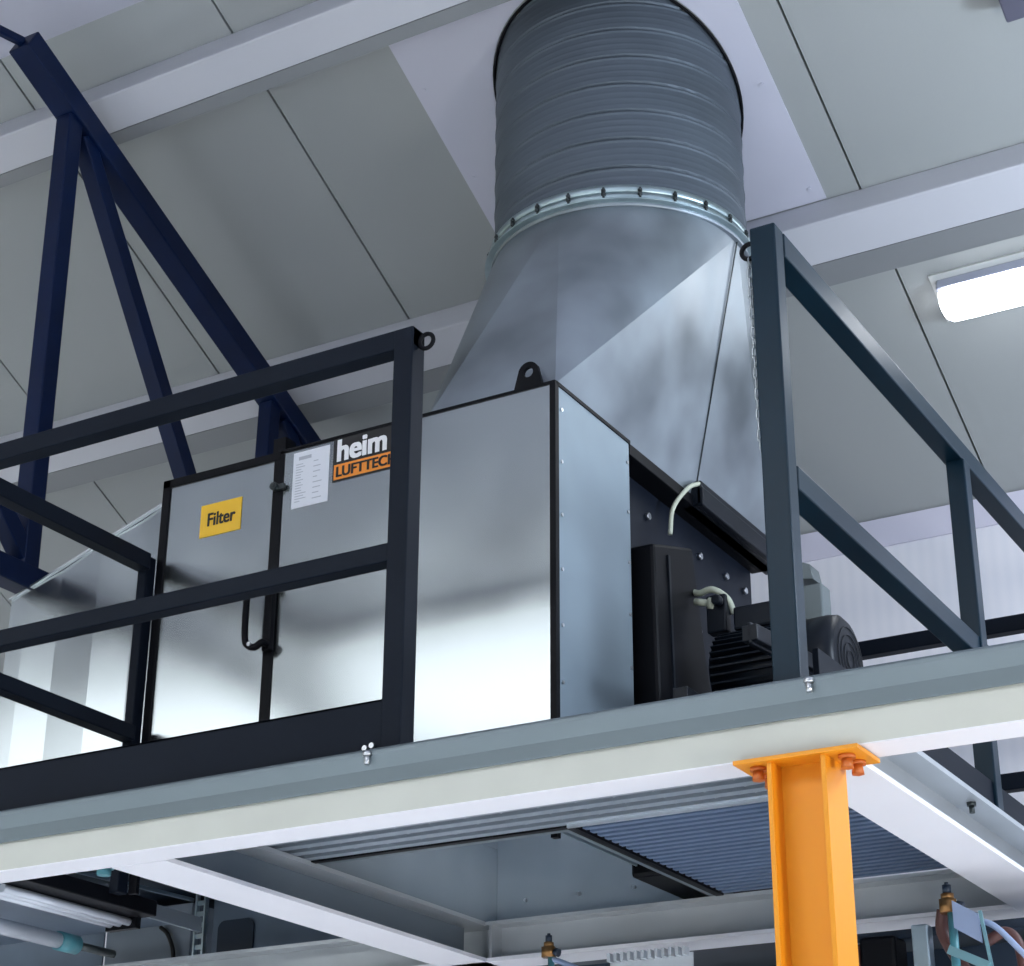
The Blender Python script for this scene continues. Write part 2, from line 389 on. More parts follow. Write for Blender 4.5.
ring('chain_ring', fr, (-.004, .03, 1.090), .021, .006, BLACK)
for x, z in ((-.128, .010), (-.108, .014)):
    bm = bmesh.new(); cyl(bm, (x, .004, z), (x, -.004, z), .007, 12); obj('bolt', bm, MBOLT, fr)
sr = thing('railing', 'charcoal side railing meeting the filter door at the far left', 'railing', (-1.67, .5, 0))
obj('post', bx(-1.700, -1.663, .893, .940, 0, 1.13), RAIL, sr, bevel=.004)
obj('top_rail', bx(-1.70, -1.645, .062, .893, 1.074, 1.131), RAIL, sr, bevel=.004)
obj('middle_rail', bx(-1.70, -1.645, .062, .893, .484, .534), RAIL, sr, bevel=.004)
rr = thing('railing', 'charcoal steel railing with blue sheen running back on the right side', 'railing', (.95, 1.2, 0))
obj('post', bx(.918, .982, .002, .055, 0, 1.132), RAILB, rr, bevel=.004)
obj('post', bx(.935, .990, 1.355, 1.41, -.028, 1.066), RAILB, rr, bevel=.004)
obj('post', bx(.935, .990, 2.82, 2.88, -.028, 1.066), RAILB, rr, bevel=.004)
obj('top_rail', bx(.926, .984, .055, 2.88, 1.066, 1.130), RAILB, rr, bevel=.004)
obj('middle_rail', bx(.926, .984, .055, 2.82, .462, .522), RAILB, rr, bevel=.004)
obj('kick_board', bx(.965, .980, .12, 2.82, -.012, .11), RAIL, rr, bevel=.002)
ring('chain_ring', rr, (.905, .03, 1.088), .020, .006, BLACK)
br = thing('railing', 'black rear railing crossing behind the motor at the right', 'railing', (.5, 2.86, 0))
obj('top_rail', bx(-.6, 3.2, 2.885, 2.935, 1.075, 1.135), RAIL, br, bevel=.004)
obj('middle_rail', bx(-.6, 3.2, 2.885, 2.935, .50, .56), RAIL, br, bevel=.004)
obj('kick_board', bx(-.6, 3.2, 2.885, 2.90, -.028, .13), RAIL, br)
for x in (-.6, 1.6, 2.8): obj('post', bx(x, x+.05, 2.886, 2.934, -.028, 1.08), RAIL, br)

# chain hanging from the right post
cn = thing('hanging_chain', 'thin zinc chain hanging from the ring on the right post', 'chain', (.903, .03, .58))
link = None; z = 1.068; k = 0
while z > .585:
    bm = bmesh.new(); x = .903 + .012*(1.068-z)
    pts = []
    for i in range(16):
        a = 2*pi*i/16; u = .0062*cos(a); w = .011*sin(a) + (.006 if sin(a) > 0 else -.006)
        pts.append((u, 0, w))
    tube(bm, pts, .0021, 6, closed=True)
    if link is None:
        link = obj('link', bm, mat('chain_zinc', (.42,.46,.48), .35, .8), None)
        o = link
    else:
        bm.free(); o = link.copy(); COL.objects.link(o)
    o.parent = cn; o.location = Vector((x, .03, z-.012)) - cn.location; o.rotation_euler = (0, radians(4), 0 if k % 2 else pi/2)
    z -= .0265; k += 1

# ------------------------------------------------------------------ air handling unit
F = .95                                        # front plane
XR = -.137; XL = -1.655; ZT = 1.418
un = thing('air_handling_unit', 'galvanised sheet metal air handling cabinet standing on the platform', 'ventilation unit', (-.9, 1.8, 0))
obj('base_frame', (lambda b: (box(b, -.90, .03, .76, .80, .0, .10), box(b, -.01, .03, .80, 2.7, .0, .10), box(b, -1.2, .03, 2.66, 2.7, 0, .1), b)[-1])(bmesh.new()), BLACK, un)
# dark rim that hangs down round the intake opening
bm = bmesh.new(); box(bm, -.85, .030, .738, .760, -.035, .0); box(bm, .005, .030, .76, 1.695, -.035, .0); obj('intake_rim', bm, BLACK, un)
bm = bmesh.new(); box(bm, -.02, .004, .80, 1.83, -.030, .01); box(bm, -.85, .004, .762, .80, -.03, .01); obj('inner_rim', bm, EDGE, un)
# intake plenum visible from below
PLEN = mat('plenum_sheet', (.70,.78,.85), .25, .6, noise=.25, nscale=3, rvar=.0)
bm = bmesh.new()
box(bm, -.870, -.862, .80, 1.86, -.03, .24); box(bm, -.86, 0, 1.852, 1.86, -.03, .24); box(bm, -.02, -.012, .80, 1.85, .012, .24); box(bm, -.86, -.02, .80, .808, .012, .24)
box(bm, -.86, -.16, .808, .975, .232, .24); box(bm, -.16, -.02, .808, 1.852, .232, .24)
box(bm, -.86, -.16, .967, .975, .24, .44); box(bm, -.168, -.16, .975, 1.852, .24, .44); box(bm, -.868, -.86, .975, 1.86, .24, .44); box(bm, -.86, -.16, 1.852, 1.86, .24, .44); box(bm, -.868, -.16, .967, 1.86, .44, .448)
obj('intake_plenum', bm, PLEN, un)
for i in range(4):
    bm = bmesh.new(); cyl(bm, (-.75+.2*i, 1.852, .06), (-.75+.2*i, 1.846, .06), .006, 8); obj('rivet', bm, MBOLT, un)
# body
obj('housing', bx(-1.165, XR, F+.003, 1.445, .46, ZT-.004), GALV, un)
obj('lower_skirt', bx(-1.165, XR, F+.003, F+.012, .02, .46), GALV, un)
obj('housing', bx(-1.65, -1.165, F+.003, 2.62, .30, ZT-.006), GALV, un)
obj('rear_housing', bx(-1.16, XR-.28, 1.445, 2.62, .46, ZT-.01), mat('fan_casing_black', (.004,.006,.010), .5, 0, spec=.15, noise=.3, nscale=6), un)
# front sheets with small joints
obj('front_panel', bx(-.66, XR-.008, F-.004, F+.003, .02, ZT-.008), GALV, un, bevel=.001)
ad = obj('access_door', bx(-1.150, -.665, F-.006, F+.003, .30, ZT-.012), GALV, un, bevel=.001)
fd = obj('filter_door', bx(-1.628, -1.190, F-.006, F+.003, .30, ZT-.030), GALV, un, bevel=.001)
# side panel with rivets
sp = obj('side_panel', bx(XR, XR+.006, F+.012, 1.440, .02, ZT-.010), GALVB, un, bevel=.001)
for i in range(6):
    z = .46 + .175*i
    for y in (F+.035, 1.425):
        bm = bmesh.new(); cyl(bm, (XR+.006, y, z), (XR+.010, y, z), .006, 8); sub('rivet', bm, MBOLT, sp)
# black seals and edge profiles
bm = bmesh.new()
box(bm, XR-.010, XR+.010, F-.010, F+.012, .0, ZT)                 # corner profile
obj('corner_profile', bm, BLACK, un)
bm = bmesh.new(); box(bm, -1.150, XR+.006, F-.008, F+.004, ZT-.008, ZT+.002); box(bm, XR-.006, XR+.010, F, 1.445, ZT-.010, ZT+.002)
obj('top_edge_profile', bm, BLACK, un)
bm = bmesh.new()
box(bm, -1.660, -1.628, F-.012, F+.004, .0, ZT-.002)
box(bm, -1.660, -1.165, F-.012, F+.004, ZT-.032, ZT-.002)
box(bm, -1.190, -1.150, F-.010, F+.004, .0, ZT-.012)
obj('door_frame', bm, BLACK, un, bevel=.002)
obj('corner_gusset', bx(-1.20, -1.150, F-.006, F+.05, ZT-.002, ZT+.05), BLACK, un)
# D handle
bm = bmesh.new()
hp = [(-1.165, F-.012, .925), (-1.165, F-.055, .925), (-1.215, F-.060, .915), (-1.226, F-.060, .895), (-1.225, F-.060, .76), (-1.208, F-.058, .728), (-1.185, F-.055, .722), (-1.162, F-.05, .735), (-1.162, F-.012, .735)]
tube(bm, curve_pts(hp, 5), .0115, 8); sub('handle', bm, BLACK, fd)
bm = bmesh.new(); box(bm, -1.180, -1.148, F-.03, F-.010, .715, .94); sub('handle_plate', bm, BLACK, fd, bevel=.004)
bm = bmesh.new(); cyl(bm, (-1.200, F-.064, .730), (-1.200, F-.072, .730), .007, 10); sub('screw', bm, MBOLT, fd)
bm = bmesh.new(); cyl(bm, (-1.178, F-.03, .93), (-1.178, F-.038, .93), .006, 10); sub('screw', bm, MBOLT, fd)
bm = bmesh.new(); cyl(bm, (-1.172, F-.010, 1.284), (-1.172, F-.035, 1.284), .014, 16); cyl(bm, (-1.172, F-.035, 1.284), (-1.172, F-.040, 1.284), .008, 12); box(bm, -1.172, -1.135, F-.022, F-.010, 1.272, 1.292)
sub('latch', bm, DBOLT, fd, bevel=.002)
# signs
sg = sub('filter_sign', bx(-1.487, -1.317, F-.0085, F-.0062, 1.170, 1.287), SIGNY, fd); sg['label'] = 'yellow sign reading Filter'
# sheet and logo on the access door
pp = sub('data_sheet', bx(-1.112, -.968, F-.0075, F-.0062, 1.196, 1.396), PAPER, ad)
bm = bmesh.new()
box(bm, -1.09, -1.04, F-.0082, F-.0075, 1.366, 1.378)
for i in range(15):
    z = 1.350 - i*.0095
    box(bm, -1.10, -1.10+random.uniform(.02, .045), F-.0080, F-.0075, z, z+.0025)
    if i % 2 == 0: box(bm, -1.03, -1.03+random.uniform(.015, .04), F-.0080, F-.0075, z, z+.003)
sub('printed_lines', bm, PINK, ad)
lg = sub('maker_label', bx(-.952, -.618, F-.0080, F-.0062, 1.255, 1.408), INK, ad)
lo = sub('orange_band', bx(-.946, -.624, F-.0092, F-.0080, 1.262, 1.315), LOGOO, ad)
text_mesh('maker_name', 'heim', .108, LOGOW, ad, -.938, F-.0095, 1.327, heavy=.0042, sx=.93)
text_mesh('maker_line', 'LUFTTECHNIK', .050, INK, ad, -.938, F-.0105, 1.271, heavy=.0018, sx=.98)
text_mesh('sign_text', 'Filter', .066, INK, fd, -1.458, F-.0098, 1.207, heavy=.0018, sx=.84)
# lifting eye
bm = bmesh.new(); c = Vector((-.232, F+.012, 1.478)); n_ = 20; out = []; inn = []
for k in range(n_+1):
    a = pi*k/n_; out.append((c.x+.036*cos(a), c.z+.036*sin(a)))
outline = [(-.180, ZT)] + [(-.190, 1.46)] + out[1:-1] + [(-.285, ZT)]
hole = [(c.x+.017*cos(2*pi*k/24), c.z+.017*sin(2*pi*k/24)) for k in range(24)]
for yy in (F+.006, F+.018):
    vo = [bm.verts.new((p[0], yy, p[1])) for p in outline]; vh = [bm.verts.new((p[0], yy, p[1])) for p in hole]
    es = [bm.edges.new((vo[i], vo[(i+1)%len(vo)])) for i in range(len(vo))] + [bm.edges.new((vh[i], vh[(i+1)%24])) for i in range(24)]
    bmesh.ops.triangle_fill(bm, use_beauty=True, edges=es)
    if yy < F+.01: a0 = vo; h0 = vh
for A, B in ((a0, vo), (h0, vh)):
    for i in range(len(A)): bm.faces.new((A[i], A[(i+1)%len(A)], B[(i+1)%len(A)], B[i]))
obj('lifting_eye', bm, BLACK, un)
# folded wedge duct at the left end
wd = None
bm = bmesh.new()
xs = [-2.345, -2.27, -2.12, -1.945, -1.779, -1.665]; dy = [0, .0, .006, 0.0, .006, .0]
def wz(x): return 1.116 + (x+2.358)*(1.344-1.116)/(2.358-1.679)
for i in range(5):
    y0, y1 = F+.02+dy[i], F+.02+dy[i+1]
    hexa(bm, [(xs[i],y0,.30),(xs[i+1],y1,.30),(xs[i+1],y1+.5,.30),(xs[i],y0+.5,.30),(xs[i],y0,wz(xs[i])),(xs[i+1],y1,wz(xs[i+1])),(xs[i+1],y1+.5,wz(xs[i+1])),(xs[i],y0+.5,wz(xs[i]))])
obj('tapered_inlet', bm, GALV, un)
bm = bmesh.new(); bar(bm, (-2.35, F+.016, wz(-2.35)+.002), (-1.662, F+.016, wz(-1.662)+.002), .012, .006); obj('inlet_top_seam', bm, MBOLT, un)

# fan compartment
obj('fan_side_plate', bx(XR-.275, XR-.02, 1.446, 1.456, .46, ZT-.02), BLACK, un)
obj('fan_casing', bx(XR-.29, XR-.075, 1.456, 2.60, .46, ZT-.02), mat('fan_casing_blue_black', (.006,.010,.020), .5, 0, spec=.2, noise=.3, nscale=6), un, bevel=.004)
for y, z in ((1.72,1.27), (2.13,1.27), (2.353,1.27), (2.52,1.27), (2.10,.98)):
    bm = bmesh.new(); cyl(bm, (XR-.075, y, z), (XR-.060, y, z), .013, 6); obj('fan_bolt', bm, MBOLT, un)
bm = bmesh.new(); box(bm, XR-.08, XR+.006, 1.446, 2.62, ZT-.045, ZT-.004); obj('compartment_header', bm, BLACK, un, bevel=.003)
bm = bmesh.new(); box(bm, XR-.04, XR+.040, 1.925, 2.66, ZT-.045, ZT+.045); box(bm, XR+.02, XR+.046, 1.925, 2.66, ZT-.05, ZT+.02); obj('cable_tray', bm, MOTOR, un, bevel=.006)
bm = bmesh.new(); hexa(bm, [(-.18,1.49,.0),(-.06,1.49,.0),(-.06,2.02,.0),(-.18,2.02,.0),(-.18,1.50,1.07),(-.08,1.50,1.07),(-.08,1.80,1.16),(-.18,1.80,1.16)])
obj('belt_guard', bm, BLACK, un, bevel=.012)
bm = bmesh.new(); bar(bm, (-.062,1.60,.10), (-.076,1.60,1.06), .014, .008, up=(1,0,0)); obj('guard_rib', bm, MOTOR, un)
bm = bmesh.new(); tube(bm, curve_pts([(XR+.03,1.93,1.452), (XR+.02,1.86,1.41), (XR-.01,1.80,1.32), (XR-.02,1.79,1.22)], 8), .008, 10); obj('cable', bm, CABLE, un)
bm = bmesh.new(); tube(bm, curve_pts([(-.08,1.80,1.0), (-.05,1.78,.985), (0,1.77,.985), (.045,1.78,.95), (.06,1.80,.90)], 8), .011, 10); obj('cable', bm, CABLE, un)
bm = bmesh.new(); cyl(bm, (-.06,1.76,.95), (-.01,1.76,.935), .012, 12); cyl(bm, (-.01,1.76,.935), (.01,1.76,.93), .02, 12); obj('cable_gland', bm, CABLE, un)
# unseen dark beam added under the near slope for a dark band in reflections
for yy in (-2.95,):
    bm = bmesh.new(); hexa(bm, [(-8.8,yy,nz(yy)-.16),(5.5,yy,nz(yy)-.16),(5.5,yy+.3,nz(yy+.3)-.16),(-8.8,yy+.3,nz(yy+.3)-.16),(-8.8,yy,nz(yy)),(5.5,yy,nz(yy)),(5.5,yy+.3,nz(yy+.3)),(-8.8,yy+.3,nz(yy+.3))])
    obj('reflection_bar', bm, NAVY, kind='structure')
mt = thing('fan_motor', 'black electric motor with a round fan cowl beside the right railing post', 'motor', (.2, 1.8, .40))
mc = Vector((0, 1.8, .675)); R = .150
bm = bmesh.new(); cyl(bm, (.02, mc.y, mc.z), (.33, mc.y, mc.z), R*.86, 40)
for k in range(36):
    a = 2*pi*k/36; u = Vector((0, cos(a), sin(a)))
    bar(bm, Vector((.03, mc.y, mc.z))+u*R*.90, Vector((.32, mc.y, mc.z))+u*R*.90, .006, .035, up=u)
obj('ribbed_body', bm, MOTOR, mt)
bm = bmesh.new(); prof = [(.31,R*.99),(.40,R*1.01),(.425,R*.98),(.440,R*.86),(.444,R*.70),(.444,0.001)]
rings = [[bm.verts.new((x, mc.y+r*cos(2*pi*k/48), mc.z+r*sin(2*pi*k/48))) for k in range(48)] for x, r in prof]
for i in range(len(rings)-1):
    for k in range(48): bm.faces.new((rings[i][k], rings[i][(k+1)%48], rings[i+1][(k+1)%48], rings[i+1][k])).smooth = i != 3
bm.faces.new(rings[0])
obj('fan_cowl', bm, MOTOR, mt)
bm = bmesh.new()
for r in (.03,.055,.08,.105): 
    P = [(.446, mc.y+r*cos(2*pi*k/32), mc.z+r*sin(2*pi*k/32)) for k in range(32)]; tube(bm, P, .0014, 6, closed=True)
obj('cowl_grille', bm, MOTOR, mt)
obj('terminal_box', bx(.08, .24, 1.74, 1.86, .82, .90), MOTOR, mt, bevel=.008)
bm = bmesh.new(); box(bm, -.02, .05, 1.755, 1.80, .83, .96); cyl(bm, (.03,1.75,.93), (.03,1.72,.93), .018, 12); obj('pulley_bracket', bm, MOTOR, mt, bevel=.006)
bm = bmesh.new(); box(bm, .05, .34, 1.64, 1.96, .48, .53); box(bm, .06, .10, 1.66, 1.94, .53, .58); box(bm, .26, .30, 1.66, 1.94, .53, .58)
obj('motor_foot', bm, MOTOR, mt)
bm = bmesh.new(); bar(bm, (.355, 1.22, .60), (.385, 1.80, .63), .05, .05); bar(bm, (.355, 1.22, .60), (.385, 1.80, .63), .012, .066)
bar(bm, (.10, 1.30, .0), (.10, 1.30, .50), .05); bar(bm, (.36, 1.30, .0), (.36, 1.30, .60), .05); bar(bm, (.10, 1.9, .0), (.10, 1.9, .50), .05); bar(bm, (.36, 1.9, .0), (.36, 1.9, .50), .05); bar(bm, (.10, 1.28, .47), (.10, 1.95, .47), .05)
bar(bm, (.32,1.66,.47), (.32,1.95,.47), .05)
obj('motor_stand', bm, MOTOR, mt, bevel=.004)
jb = thing('junction_box', 'small grey box and bracket behind the right railing post, above the motor', 'junction box', (.29, 1.95, .8))
obj('box_body', bx(.24, .335, 1.88, 1.96, .82, .985), MGREY, jb, bevel=.006)
bm = bmesh.new(); hexa(bm, [(.20,1.88,1.02),(.31,1.88,1.0),(.31,1.96,1.0),(.20,1.96,1.02),(.20,1.88,1.10),(.30,1.88,1.055),(.30,1.96,1.055),(.20,1.96,1.10)]); box(bm, .22, .24, 1.9, 1.94, .98, 1.02); obj('bracket', bm, MGREY, jb, bevel=.004)
obj('stem', bx(.27, .30, 1.89, 1.93, .76, .83), MGREY, jb)

# ------------------------------------------------------------------ transition hood and duct
RC = (-.328, 1.80); RZ0 = 2.300; RR = .462
hd = thing('transition_hood', 'galvanised square to round hood rising from the cabinet top', 'duct hood', (-.37, 1.8, ZT))
x0, x1, y0, y1 = -.600, XR-.002, F+.012, 2.64
corners = [(x1, y0), (x1, y1), (x0, y1), (x0, y0)]       # right-front, right-back, left-back, left-front
starts = [-90, 0, 90, 180]
bm = bmesh.new(); SEG = 20
def rp(a, dr=0): a = radians(a); return (RC[0]+(RR+dr)*cos(a), RC[1]+(RR+dr)*sin(a), RZ0)
for (cx, cy), a0 in zip(corners, starts):
    c = bm.verts.new((cx, cy, ZT)); P = [bm.verts.new(rp(a0+90*k/SEG)) for k in range(SEG+1)]
    for k in range(SEG): bm.faces.new((c, P[k], P[k+1])).smooth = True
for i in range(4):
    c, d = corners[i], corners[(i+1)%4]; a = starts[(i+1)%4] if i < 3 else 270
    a = [0, 90, 180, 270][i]
    bm.faces.new([bm.verts.new((*c, ZT)), bm.verts.new((*d, ZT)), bm.verts.new(rp(a))])
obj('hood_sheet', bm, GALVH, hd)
bm = bmesh.new()
bar(bm, Vector(rp(0))+Vector((.003,-.004,-.01)), (XR+.002, 1.955, ZT+.01), .004, .004, up=(1,0,0)); obj('side_seam', bm, DBOLT, hd)
bm = bmesh.new(); annulus(bm, RC, RR-.01, RR+.010, RZ0-.018, RZ0+.008); obj('collar', bm, GALVH, hd)
bm = bmesh.new(); annulus(bm, RC, RR-.005, RR+.034, RZ0-.004, RZ0+.0)
obj('collar_edge', bm, FLANGE, hd)
dc = thing('spiral_duct', 'large dark grey spiral ribbed round duct going up through the ceiling', 'duct', (RC[0], RC[1], RZ0+.07))
bm = bmesh.new(); annulus(bm, RC, RR-.005, RR+.016, RZ0+.008, RZ0+.030); annulus(bm, RC, RR-.005, RR+.016, RZ0+.034, RZ0+.062); annulus(bm, RC, RR-.005, RR+.010, RZ0+.028, RZ0+.036)
obj('flange', bm, FLANGE, dc)
for k in range(24):
    a = 2*pi*(k+.35)/24; u = Vector((cos(a), sin(a), 0)); p = Vector((RC[0], RC[1], RZ0+.032)) + u*(RR+.019)
    bm = bmesh.new(); cyl(bm, p-Vector((0,0,.020)), p+Vector((0,0,.018)), .0045, 8); cyl(bm, p-Vector((0,0,.012)), p-Vector((0,0,.002)), .0085, 6); cyl(bm, p+Vector((0,0,.004)), p+Vector((0,0,.011)), .0085, 6)
    obj('flange_bolt', bm, DBOLT, dc)
PITCH = .117; za, zb = RZ0+.060, 3.62; NZ, NT = 420, 120
bm = bmesh.new(); rows = []
for i in range(NZ+1):
    z = za + (zb-za)*i/NZ; row = []
    for k in range(NT):
        s = ((z - PITCH*k/NT)/PITCH) % 1.0
        r = RR - .002
        d = min(s, 1-s)
        if d < .05: r += .0035*cos(d/.05*pi/2)**.7
        for c in (.30, .52, .74):
            e = abs(s-c)
            if e < .045: r += .0007*cos(e/.045*pi/2)
        if .05 <= s < .13: r -= .015
        a = 2*pi*k/NT; row.append(bm.verts.new((RC[0]+r*cos(a), RC[1]+r*sin(a), z)))
    rows.append(row)
for i in range(NZ):
    for k in range(NT): bm.faces.new((rows[i][k], rows[i][(k+1)%NT], rows[i+1][(k+1)%NT], rows[i+1][k])).smooth = True
obj('duct_wall', bm, DUCT, dc)
# thin sealing bead where the duct meets the ceiling plate
bm = bmesh.new(); P = []
for k in range(72):
    a = 2*pi*k/72; yy = (RR+.006)*sin(a); P.append((RC[0]+(RR+.006)*cos(a), RC[1]+yy, CZ - T*(RC[1]+yy-CY) - .010))
tube(bm, P, .006, 6, closed=True); obj('sealing_bead', bm, BLACK, dc)

# ------------------------------------------------------------------ under the platform, left opening
lt = thing('light_batten', 'dark batten with pale striped tubes under the deck at the lower left edge', 'lamp', (-1.82, .7, -.03))
obj('batten_body', bx(-1.80, -1.70, .53, 1.13, -.030, .02), BLACK, lt, bevel=.004)
for i in range(3):
    bm = bmesh.new(); x = -1.79-.038*i; cyl(bm, (x, .53, -.044), (x, 1.10, -.044), .013, 12); obj('tube', bm, FLRT, lt)
obj('end_cap', bx(-1.885, -1.76, 1.10, 1.125, -.065, .02), BLACK, lt)
ct = thing('conduit_pipe', 'pale pipe with a teal end cap at the lower left edge', 'pipe', (-2.2, .7, -.03))
bm = bmesh.new(); cyl(bm, (-2.20, .53, -.045), (-2.20, 1.22, -.045), .026, 20); obj('pipe', bm, FLRT, ct)
bm = bmesh.new(); cyl(bm, (-2.20, 1.22, -.045), (-2.20, 1.31, -.045), .032, 20); obj('cap', bm, TEAL, ct)
bm = bmesh.new(); cyl(bm, (-2.20, 1.31, -.045), (-2.20, 1.50, -.045), .014, 12); obj('rod', bm, DBOLT, ct)
obj('hanger', bx(-2.21, -2.19, .6, .62, -.03, .056), DBOLT, ct)
sl = thing('slate_cover', 'slate blue sheet cover behind the pale pipe at the lower left', 'sheet cover', (-2.5, 1.1, .06))
obj('sheet', bx(-3.2, -1.90, .52, 1.60, .06, .07), SLATE, sl)
bm = bmesh.new(); bar(bm, (-1.885, .53, .045), (-1.905, 1.60, .045), .012, .05); obj('edge_lip', bm, mat('lip_steel', (.35,.40,.44), .35, .7), sl)
hp_ = thing('hung_panel', 'slate panel with a dark rounded cutout behind the rear beam at lower left', 'panel', (-1.7, 1.67, 0))
obj('sheet', bx(-2.06, -1.30, 1.86, 1.868, -.06, .22), SLATE, hp_)
bm = bmesh.new(); pr_ = []
for (cx_, cz_, a_) in ((-1.98,.085,0),(-2.08,.085,90)):
    for k in range(7): a = radians(a_+90*k/6); pr_.append((cx_+.03*cos(a), cz_+.03*sin(a)))
pr_ += [(-2.11,-.055),(-1.95,-.055)]
prism(bm, [(x+.08, z) for x, z in pr_], 'y', 1.852, 1.859); obj('cutout', bm, DNAVY, hp_)
obj('skirt', bx(-3.9, -2.575, 1.86, 1.868, -.10, .22), SLATE, sl)
sb = thing('slotted_hanger', 'slotted metal hanger strip at lower left beside the hung panel', 'hanger', (-2.12, 1.85, -.05))
bm = bmesh.new(); box(bm, -2.145, -2.138, 1.855, 1.875, -.06, .236); box(bm, -2.105, -2.098, 1.855, 1.875, -.06, .236)
for i in range(7): box(bm, -2.138, -2.105, 1.86, 1.87, -.055+.04*i, -.055+.04*i+.016)
obj('strip', bm, ALU, sb)
gp = thing('grey_sheet_box', 'grey sheet box with a pale top edge left of the slotted strip', 'sheet box', (-2.3, 1.9, 0))
obj('box_body', bx(-2.57, -2.17, 1.87, 2.1, -.06, .20), mat('grey_sheet', (.22,.26,.31), .4, .3), gp)
bm = bmesh.new(); bar(bm, (-1.93, .55, .10), (-2.17, 1.87, .21), .012, .012); obj('top_edge', bm, ALU, gp)
bm = bmesh.new(); tube(bm, curve_pts([(-2.30,1.855,.12), (-2.26,1.85,.09), (-2.23,1.85,.03), (-2.22,1.85,-.05)], 8), .008, 8); obj('cable', bm, INK, gp)
dc_ = thing('dark_casing', 'dark navy casing high inside the lower left opening', 'casing', (-1.6, 1.6, .2))
obj('casing_body', bx(-2.9, -1.0, 1.2, 2.3, .24, .29), DNAVY, dc_)
obj('rear_sheet', bx(-2.9, -1.0, 2.3, 2.31, -.06, .29), DNAVY, dc_)
bm = bmesh.new(); cyl(bm, (-1.55, .70, .02), (-1.55, .70, .06), .03, 16); cyl(bm, (-1.55, .70, -.0), (-1.55, .70, .02), .022, 6); obj('teal_fitting', bm, TEAL, dc_)
obj('side_channel', bx(-1.33, -1.27, .56, 1.84, .03, .10), mat('blue_grey_channel', (.16,.25,.36), .35, .4), dc_, bevel=.005)
bm = bmesh.new(); bar(bm, (-1.9,.9,.14), (-1.2,1.2,.12), .03, .03); obj('strut', bm, BLUEL, dc_)

# ------------------------------------------------------------------ machinery below the rear beam
mf = thing('machine_frame', 'dark machine frame below the rear beam, right of the yellow column', 'machine', (.8, 1.5, -2.9))
obj('top_box', bx(.60, 1.9, 1.45, 1.7, -.42, -.30), DNAVY, mf, bevel=.006)
obj('post', bx(.740, .785, 1.30, 1.345, -2.9, -.262), ALU, mf, bevel=.004)
obj('post', bx(1.5, 1.545, 1.30, 1.345, -2.9, -.262), ALU, mf, bevel=.004)
obj('cross_bar', bx(.50, 1.9, 1.35, 1.39, -.285, -.262), DNAVY, mf)
obj('drive_box', bx(.60, .70, 1.28, 1.38, -.46, -.285), BLACK, mf, bevel=.01)
bm = bmesh.new(); cyl(bm, (.57, 1.30, -.33), (.60, 1.30, -.33), .03, 16); obj('drive_disc', bm, RUST, mf)
obj('rear_rail', bx(-.7, 1.9, 1.60, 1.66, -.36, -.28), mat('pale_rail', (.50,.54,.60), .4, .3), mf)
obj('cabinet', bx(-.8, 1.9, 1.9, 2.6, -1.6, -.30), DNAVY, mf)
gr = thing('cable_carrier', 'whitish perforated cable carrier under the rear beam left of the column', 'cable carrier', (0, 1.3, -.30))
bm = bmesh.new(); box(bm, -.155, .105, 1.30, 1.305, -.40, -.275)
for i in range(12): box(bm, -.150+.0215*i, -.150+.0215*i+.009, 1.27, 1.30, -.285, -.262)
obj('side_plate', bm, mat('pale_carrier', (.50,.54,.58), .45, .2), gr)
obj('top_bar', bx(-.36, -.155, 1.29, 1.31, -.31, -.285), DNAVY, gr)
def valve(x, y, z, label, s=1.0):
    v = thing('air_valve', label, 'valve', (x, y, z-.1))
    bm = bmesh.new(); cyl(bm, (x,y,z-.055*s), (x,y,z-.025*s), .022*s, 6); cyl(bm, (x,y,z-.025*s), (x,y,z-.012*s), .015*s, 16); obj('brass_body', bm, BRASS, v)
    bm = bmesh.new(); cyl(bm, (x,y,z-.012*s), (x,y,z+.008*s), .010*s, 12); cyl(bm, (x,y,z+.008*s), (x,y,z+.014*s), .005*s, 8); cyl(bm, (x+.02*s,y,z-.04*s), (x+.034*s,y,z-.045*s), .012*s, 12); obj('knob', bm, DNAVY, v)
    bm = bmesh.new(); cyl(bm, (x+.008,y,z-.055*s), (x+.008,y,z-.30), .010*s, 12); obj('stem', bm, TEAL, v)
    bm = bmesh.new(); tube(bm, curve_pts([(x+.01,y,z-.06*s), (x+.05,y,z-.075*s), (x+.12,y-.02,z-.11), (x+.2,y-.02,z-.2)], 8), .008, 8); obj('hose', bm, LBLUE, v)
    return v
valve(-.344, 1.28, -.200, 'small brass air valve with dark knob under the rear beam left of the column')
valve(.872, 1.22, -.195, 'brass air valve with dark knob at the bottom right corner', 1.15)
tp_ = thing('tilted_plate', 'pale blue tilted machine guard plate at the bottom right corner', 'plate', (.93, 1.25, -.35))
bm = bmesh.new(); hexa(bm, [(.895,1.18,-.305),(.965,1.18,-.350),(.965,1.186,-.350),(.895,1.186,-.305),(.895,1.18,-.235),(.960,1.18,-.275),(.960,1.186,-.275),(.895,1.186,-.235)]); obj('plate', bm, LBLUE, tp_)
bm = bmesh.new(); bar(bm, (.89,1.175,-.225), (.89,1.175,-.42), .008); bar(bm, (.968,1.175,-.27), (.99,1.175,-.45), .008); bar(bm, (.88,1.175,-.36), (.98,1.175,-.41), .022); obj('frame', bm, mat('frame_teal', (.22,.42,.48), .3, .5), tp_)
hs = thing('brown_hose', 'brown red hose curving behind the tilted plate at the bottom right', 'hose', (.85, 1.3, -.3))
bm = bmesh.new(); tube(bm, curve_pts([(.845,1.26,-.24), (.835,1.27,-.29), (.855,1.27,-.34), (.90,1.27,-.42)], 8), .017, 12); obj('hose', bm, RUST, hs)
